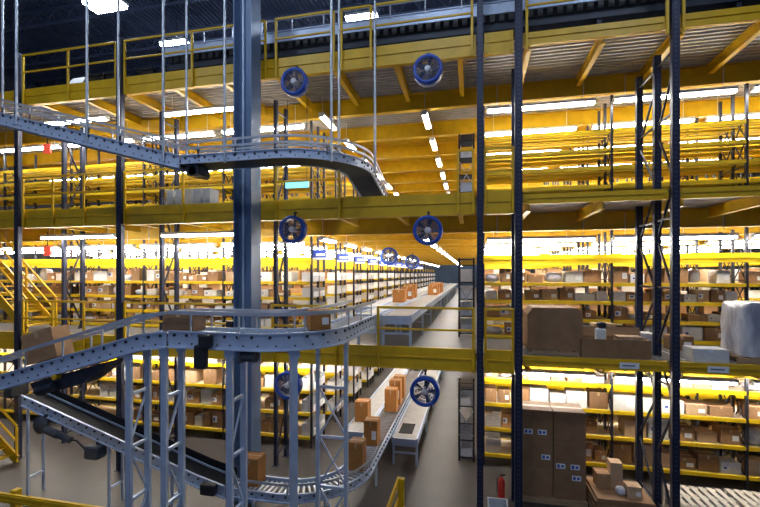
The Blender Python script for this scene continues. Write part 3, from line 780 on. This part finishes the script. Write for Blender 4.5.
MB().cbox(.12, .5, -.53, -.49, .75, .95, .01).build('green_patch', M['wrapgreen'], o)
# ground-floor stack of six labelled cartons
pallet(1.9, 11.0, 0, 1.5, .9, 'wooden pallet under the stack of labelled cartons', h=.15)
for c in (0, 1):
    for r in (0, 1, 2):
        t = thing('carton', f'large dark carton with white labels, {"left" if c == 0 else "right"} column, {("bottom", "middle", "top")[r]} of stack', 'box', (1.53 + .735*c, 10.95, .152 + .69*r), 'large labelled cartons stacked on the ground floor')
        MB().cbox(-.36, .36, -.36, .36, 0, .685, .008).build('carton_body', M['dcarton'], t)
        MB().box(-.36, .36, -.05, .05, .684, .6875).build('tape', M['tape'], t)
        for (x, z) in {(0, 2): ((-.3, .1), (.02, .1)), (0, 1): ((.1, .2),), (1, 1): ((-.3, .02), (.02, .02)), (1, 0): ((.05, .45),)}.get((c, r), ()):
            l = MB().box(x, x + .2, -.365, -.36, z, z + .12).box(x + .02, x + .08, -.367, -.365, z + .02, z + .1, 1).box(x + .11, x + .17, -.367, -.365, z + .03, z + .09, 1)
            tag(l.build('label', [M['sticker'], M['stickerblue']], t), 'white label with blue squares')
# flat cardboard stack with small cartons
pallet(3.32, 10.65, 0, 1.25, 1.0, 'wooden pallet under the flattened cardboard', h=.14)
b = MB()
for k in range(10): b.box(-.6 + R.uniform(-.03, .03), .6 + R.uniform(-.03, .03), -.5 + R.uniform(-.03, .0), .5, .034*k, .034*k + .028)
tag(b.build('flattened_cardboard', M['carton'], None, (3.32, 10.65, .142)), 'pile of flattened brown cardboard on the ground floor pallet', 'cardboard', kind='stuff')
zc = .142 + .336
carton('brown', 0, 3.0, 10.75, zc, .3, .32, .35, 'brown carton on the left of the flattened cardboard')
carton('tan', 0, 3.3, 10.8, zc, .26, .28, .6, 'tall tan carton at the back of the flattened cardboard')
carton('tan', 1, 3.55, 10.4, zc, .3, .26, .26, 'small tan carton with white label at front of flattened cardboard')
tag(link('polybag', BM[0], None, (3.3, 10.42, zc), 0, (.2, .2, .18)), 'small white bag between cartons on the flattened cardboard', 'bag')
# pallets with pale slats
for q, (x, y, nst) in enumerate(((4.98, 10.5, 4), (6.25, 10.55, 4))):
    for r in range(nst): pallet(x, y, .141*r, 1.15, 1.0, f'pale slatted pallet, {ORD[r]} from floor in the {"left" if q == 0 else "right"} pallet stack', 'palewood', group='pale pallets stacked on the ground floor', n=7)
# red extinguisher and grey tote near the corner post
t = thing('fire_extinguisher', 'narrow red extinguisher on the floor beside the navy rack frame', 'fire extinguisher', (.7, 10.5, 0))
MB().lathe([(0, 0), (.08, 0), (.085, .02), (.085, .45), (.06, .52), (.025, .55), (.025, .6), (0, .6)], 20, 'z').build('cylinder_body', M['red'], t)
MB().box(-.02, .09, -.012, .012, .6, .63).box(-.03, .03, -.02, .02, .57, .61).build('valve', M['black'], t)
MB().tube([(-.03, 0, .58), (-.1, 0, .5), (-.105, 0, .2)], .012, 8).build('hose', M['black'], t)
def tote(x, y, z, sx, sy, sz, label, group=None, m='totewhite'):
    b = MB(); e = .02
    b.box(-sx/2 + e, sx/2 - e, -sy/2 + e, sy/2 - e, 0, .02).box(-sx/2, sx/2, -sy/2, -sy/2 + e, 0, sz).box(-sx/2, sx/2, sy/2 - e, sy/2, 0, sz).box(-sx/2, -sx/2 + e, -sy/2 + e, sy/2 - e, 0, sz).box(sx/2 - e, sx/2, -sy/2 + e, sy/2 - e, 0, sz)
    b.box(-sx/2 - .015, sx/2 + .015, -sy/2 - .015, -sy/2, sz - .05, sz).box(-sx/2 - .015, sx/2 + .015, sy/2, sy/2 + .015, sz - .05, sz)
    return tag(b.build('tote', M[m], None, (x, y, z)), label, 'tote', group)
tote(.55, 9.35, 0, .42, .5, .5, 'grey open tote on the floor at the foot of the corner post')
for k in range(5): tote(-8.25 + .29*k, 10.25, DECK[2], .21, .4, .55, f'pale grey tote on the middle deck edge, {ORD[k]} of five from left', 'pale totes on the middle deck edge')
# top-deck clutter at left
o = MB(); o._add([(-.5, 0, 0), (.5, 0, 0), (.25, .5, .9), (-.2, .5, .9), (-.5, .03, -.0), (.5, .03, 0), (.25, .53, .9), (-.2, .53, .9)], [(0, 1, 2, 3), (7, 6, 5, 4), (0, 4, 5, 1), (2, 6, 7, 3), (0, 3, 7, 4), (1, 5, 6, 2)])
tag(o.build('sheet_panel', M['white'], None, (-12.45, 10.5, DECK[3])), 'white panel leaning on the top deck at left', 'panel')
for k, x in enumerate((-10.9, -10.3, -9.2, -8.9)): tag(MB().cbox(-.25, .25, -.2, .2, 0, .42, .02).box(-.28, .28, -.23, .23, .42, .47).build('storage_crate', M['black'], None, (x, 10.4 if k < 3 else 11.6, DECK[3])), f'dark lidded crate on the top deck, {ORD[k]} from left', 'crate', 'dark crates on the top deck')

# exit signs, cyan panel
for i, lab in ((2, 'small red exit sign hanging at left above the middle deck'), (1, 'small red exit sign hanging at left above the lower deck')):
    t = thing('exit_sign', lab, 'sign', (-14.8, 11.9, DECK[i] + 2.5))
    MB().cbox(-.15, .15, -.04, .04, 0, .34, .015).build('sign_body', M['signred'], t)
    MB().bar((0, 0, .34), (0, 0, .84), .02, .02).build('hanger', M['dark'], t)
t = thing('light_panel', 'small pale cyan lit panel beside the blue column under the curve', 'lamp', (-4.85, 11.0, 7.95))
MB().cbox(-.35, .35, -.03, .03, 0, .22, .01).build('panel_face', M['cyan'], t)
MB().bar((-.3, 0, .22), (-.3, 0, 2.5), .015, .015).bar((.3, 0, .22), (.3, 0, 2.5), .015, .015).build('hanger', M['dark'], t)

# ------------------------------------------------------------------ stairs at far left, floor barriers
def stairs(x0, x1, y, z0, z1, label):
    t = thing('staircase', label, 'stairs', (0, 0, 0), 'yellow stairs at the far left')
    n = int((z1 - z0) / .2)
    for s in (0, .95):
        MB().bar((x0, y + s, z0 + .08), (x1, y + s, z1 - .08), .05, .26).build('stringer', M['yellow'], t)
        r = MB(); dx = (x1 - x0)
        r.bar((x0, y + s, z0 + 1.05), (x1, y + s, z1 + 1.0), .05, .05).bar((x0, y + s, z0 + .6), (x1, y + s, z1 + .55), .045, .045)
        for k in range(4): 
            q = k / 3; r.box(x0 + dx*q - .025, x0 + dx*q + .025, y + s - .025, y + s + .025, z0 + (z1-z0)*q, z0 + (z1-z0)*q + 1.02)
        r.build('handrail', M['yellow'], t)
    for k in range(1, n):
        q = k / n; MB().box(x0 + (x1-x0)*q - .14, x0 + (x1-x0)*q + .14, y + .03, y + .92, z0 + (z1-z0)*q - .02, z0 + (z1-z0)*q + .01).build('tread', M['yellow'], t)
stairs(-13.0, -17.6, 8.6, 0, DECK[1], 'yellow staircase rising from the ground floor at the far left')
stairs(-13.75, -17.6, 10.4, DECK[1], DECK[2] - .15, 'yellow staircase rising to the middle deck at the far left')
t = thing('floor_barrier', 'yellow double-rail barrier across the bottom left corner', 'barrier', (-12, 6.6, 0))
for x in (.2, 3.0): MB().cbox(x - .07, x + .07, -.07, .07, 0, 1.15, .01).build('barrier_post', M['yellow'], t)
for z in (.55, .95):
    MB().box(0, 5.6, -.12, -.07, z - .03, z + .15).box(0, 5.6, -.14, -.12, z + .0, z + .03).box(0, 5.6, -.14, -.12, z + .09, z + .12).build('barrier_rail', M['yellow'], t)
t = thing('floor_barrier', 'yellow barrier end pointing into the aisle at bottom centre', 'barrier', (-1.48, 0, 0))
for y in (3.0, 6.0, 8.8): MB().cbox(-.06, .06, y - .06, y + .06, 0, 1.12, .01).build('barrier_post', M['yellow'], t)
for z in (.5, .95): MB().box(-.1, -.06, 2.5, 8.9, z, z + .15).build('barrier_rail', M['yellow'], t)

# ------------------------------------------------------------------ lights
def light_mesh(L):
    h = MB().box(-L/2, L/2, -.09, .09, .05, .12); 
    for s in (-1, 1): h.box(s*L/2 - .02, s*L/2 + .02, -.08, .08, -.01, .05)
    for s in (-.4, .4): h.bar((s*L, 0, .12), (s*L, 0, .71), .012, .012)
    tb = MB().tube([(-L/2 + .03, -.04, .02), (L/2 - .03, -.04, .02)], .034, 8).tube([(-L/2 + .03, .04, .02), (L/2 - .03, .04, .02)], .034, 8)
    return h.mesh('housing', M['housing']), tb.mesh('tube', M['tube'])
LM = {L: light_mesh(L) for L in (2.8, 1.2)}
def strip(x, y, z, L, rz, label, group):
    t = thing('pendant_light', label, 'lamp', (x, y, z), group, rz)
    link('housing', LM[L][0], t); link('tube', LM[L][1], t)
for i in (0, 1, 2):
    z = DECK[i] + 2.75
    for k in range(7):
        y = 12.06 if k == 0 else ROW0 + PITCH*k - .6
        for side, xs in (('left', XL), ('right', XR)):
            if i == 2 and side == 'left' and k % 2: continue
            for q in range(len(xs) - 1):
                strip((xs[q] + xs[q+1]) / 2 - (.2 if side == 'right' else 0), y, z, 2.8, 0, f'white strip light, {ORD[q]} bay {side} of aisle, {ORD[k]} row back, {DN[i]}', f'strip lights over the pick aisles, {DN[i]}')
    for k in range(19):
        y = 12.7 + 2.4*k
        strip(-1.36, y, z + .1, 1.2, PI/2, f'short strip light over the aisle, {ORD[k]} one back, above {DN[i]}', f'strip lights over the aisle, {DN[i]}')
        strip(-4.35, y - .5, z + .1, 1.2, PI/2, f'short strip light along left rack ends, {ORD[k]} one back, {DN[i]}', f'strip lights along the left rack ends, {DN[i]}')
for i, x, y, lab in ((1, -12.1, 10.7, 'strip light under the middle deck front at far left'), (2, -12.4, 10.7, 'strip light under the top deck front at far left'), (2, -7.7, 10.85, 'strip light under the top deck front left of the blue column'), (1, -7.75, 10.85, 'strip light under the middle deck front left of the blue column')):
    strip(x, y, DECK[i] + 2.98 + (.0 if x < 0 else .05), 2.8, 0, lab, 'strip lights under the front bay')
hb = MB().box(-.6, .6, -.3, .3, .04, .14); hb2 = MB().box(-.57, .57, -.27, .27, -.06, .04)
hbm, hbm2 = hb.mesh('housing', M['housing']), hb2.mesh('lamp_face', M['bay'])
for q, (x, y, z) in enumerate(((-11.3, 10.9, 14.0), (-7, 4, 15.0), (-1, 4, 15.0), (5, 4, 15.0), (-12, 2, 15), (-4, -1, 15.0), (3, -1, 15), (-12, 15, 15), (-4, 15, 15), (4, 15, 15), (-8, 22, 15), (2, 22, 15))):  # lamps listed last, hidden above the top deck, are added to brighten the roof
    t = thing('high_bay_light', 'bright white high bay light hanging at the top left' if q == 0 else f'unseen high bay light under the roof, {ORD[q-1]} one', 'lamp', (x, y, z), 'high bay lights under the roof')
    link('housing', hbm, t); link('lamp_face', hbm2, t)
    MB().bar((0, 0, .14), (0, 0, 16.3 - z), .02, .02).build('hanger', M['dark'], t)

# ------------------------------------------------------------------ world, camera
w = bpy.data.worlds.new('World'); SC.world = w; w.use_nodes = True
bg = w.node_tree.nodes['Background']; bg.inputs[0].default_value = (.34, .45, .75, 1); bg.inputs[1].default_value = .3
cam = bpy.data.cameras.new('camera'); co = bpy.data.objects.new('camera', cam); COL.objects.link(co)
co.location = (0, 0, CAMZ); co.rotation_euler = (PI/2, 0, math.radians(12.5))
cam.sensor_width = 36; cam.lens = 415 / 760 * 36; cam.shift_y = 20.5 / 760; cam.clip_end = 200
SC.camera = co
vs_ = SC.view_settings; vs_.view_transform = 'Standard'; vs_.look = 'None'; vs_.gamma = 1; vs_.exposure = 0; vs_.use_curve_mapping = False
SC.cycles.use_denoising = True; SC.cycles.max_bounces = 6; SC.cycles.diffuse_bounces = 4; SC.cycles.sample_clamp_indirect = 6
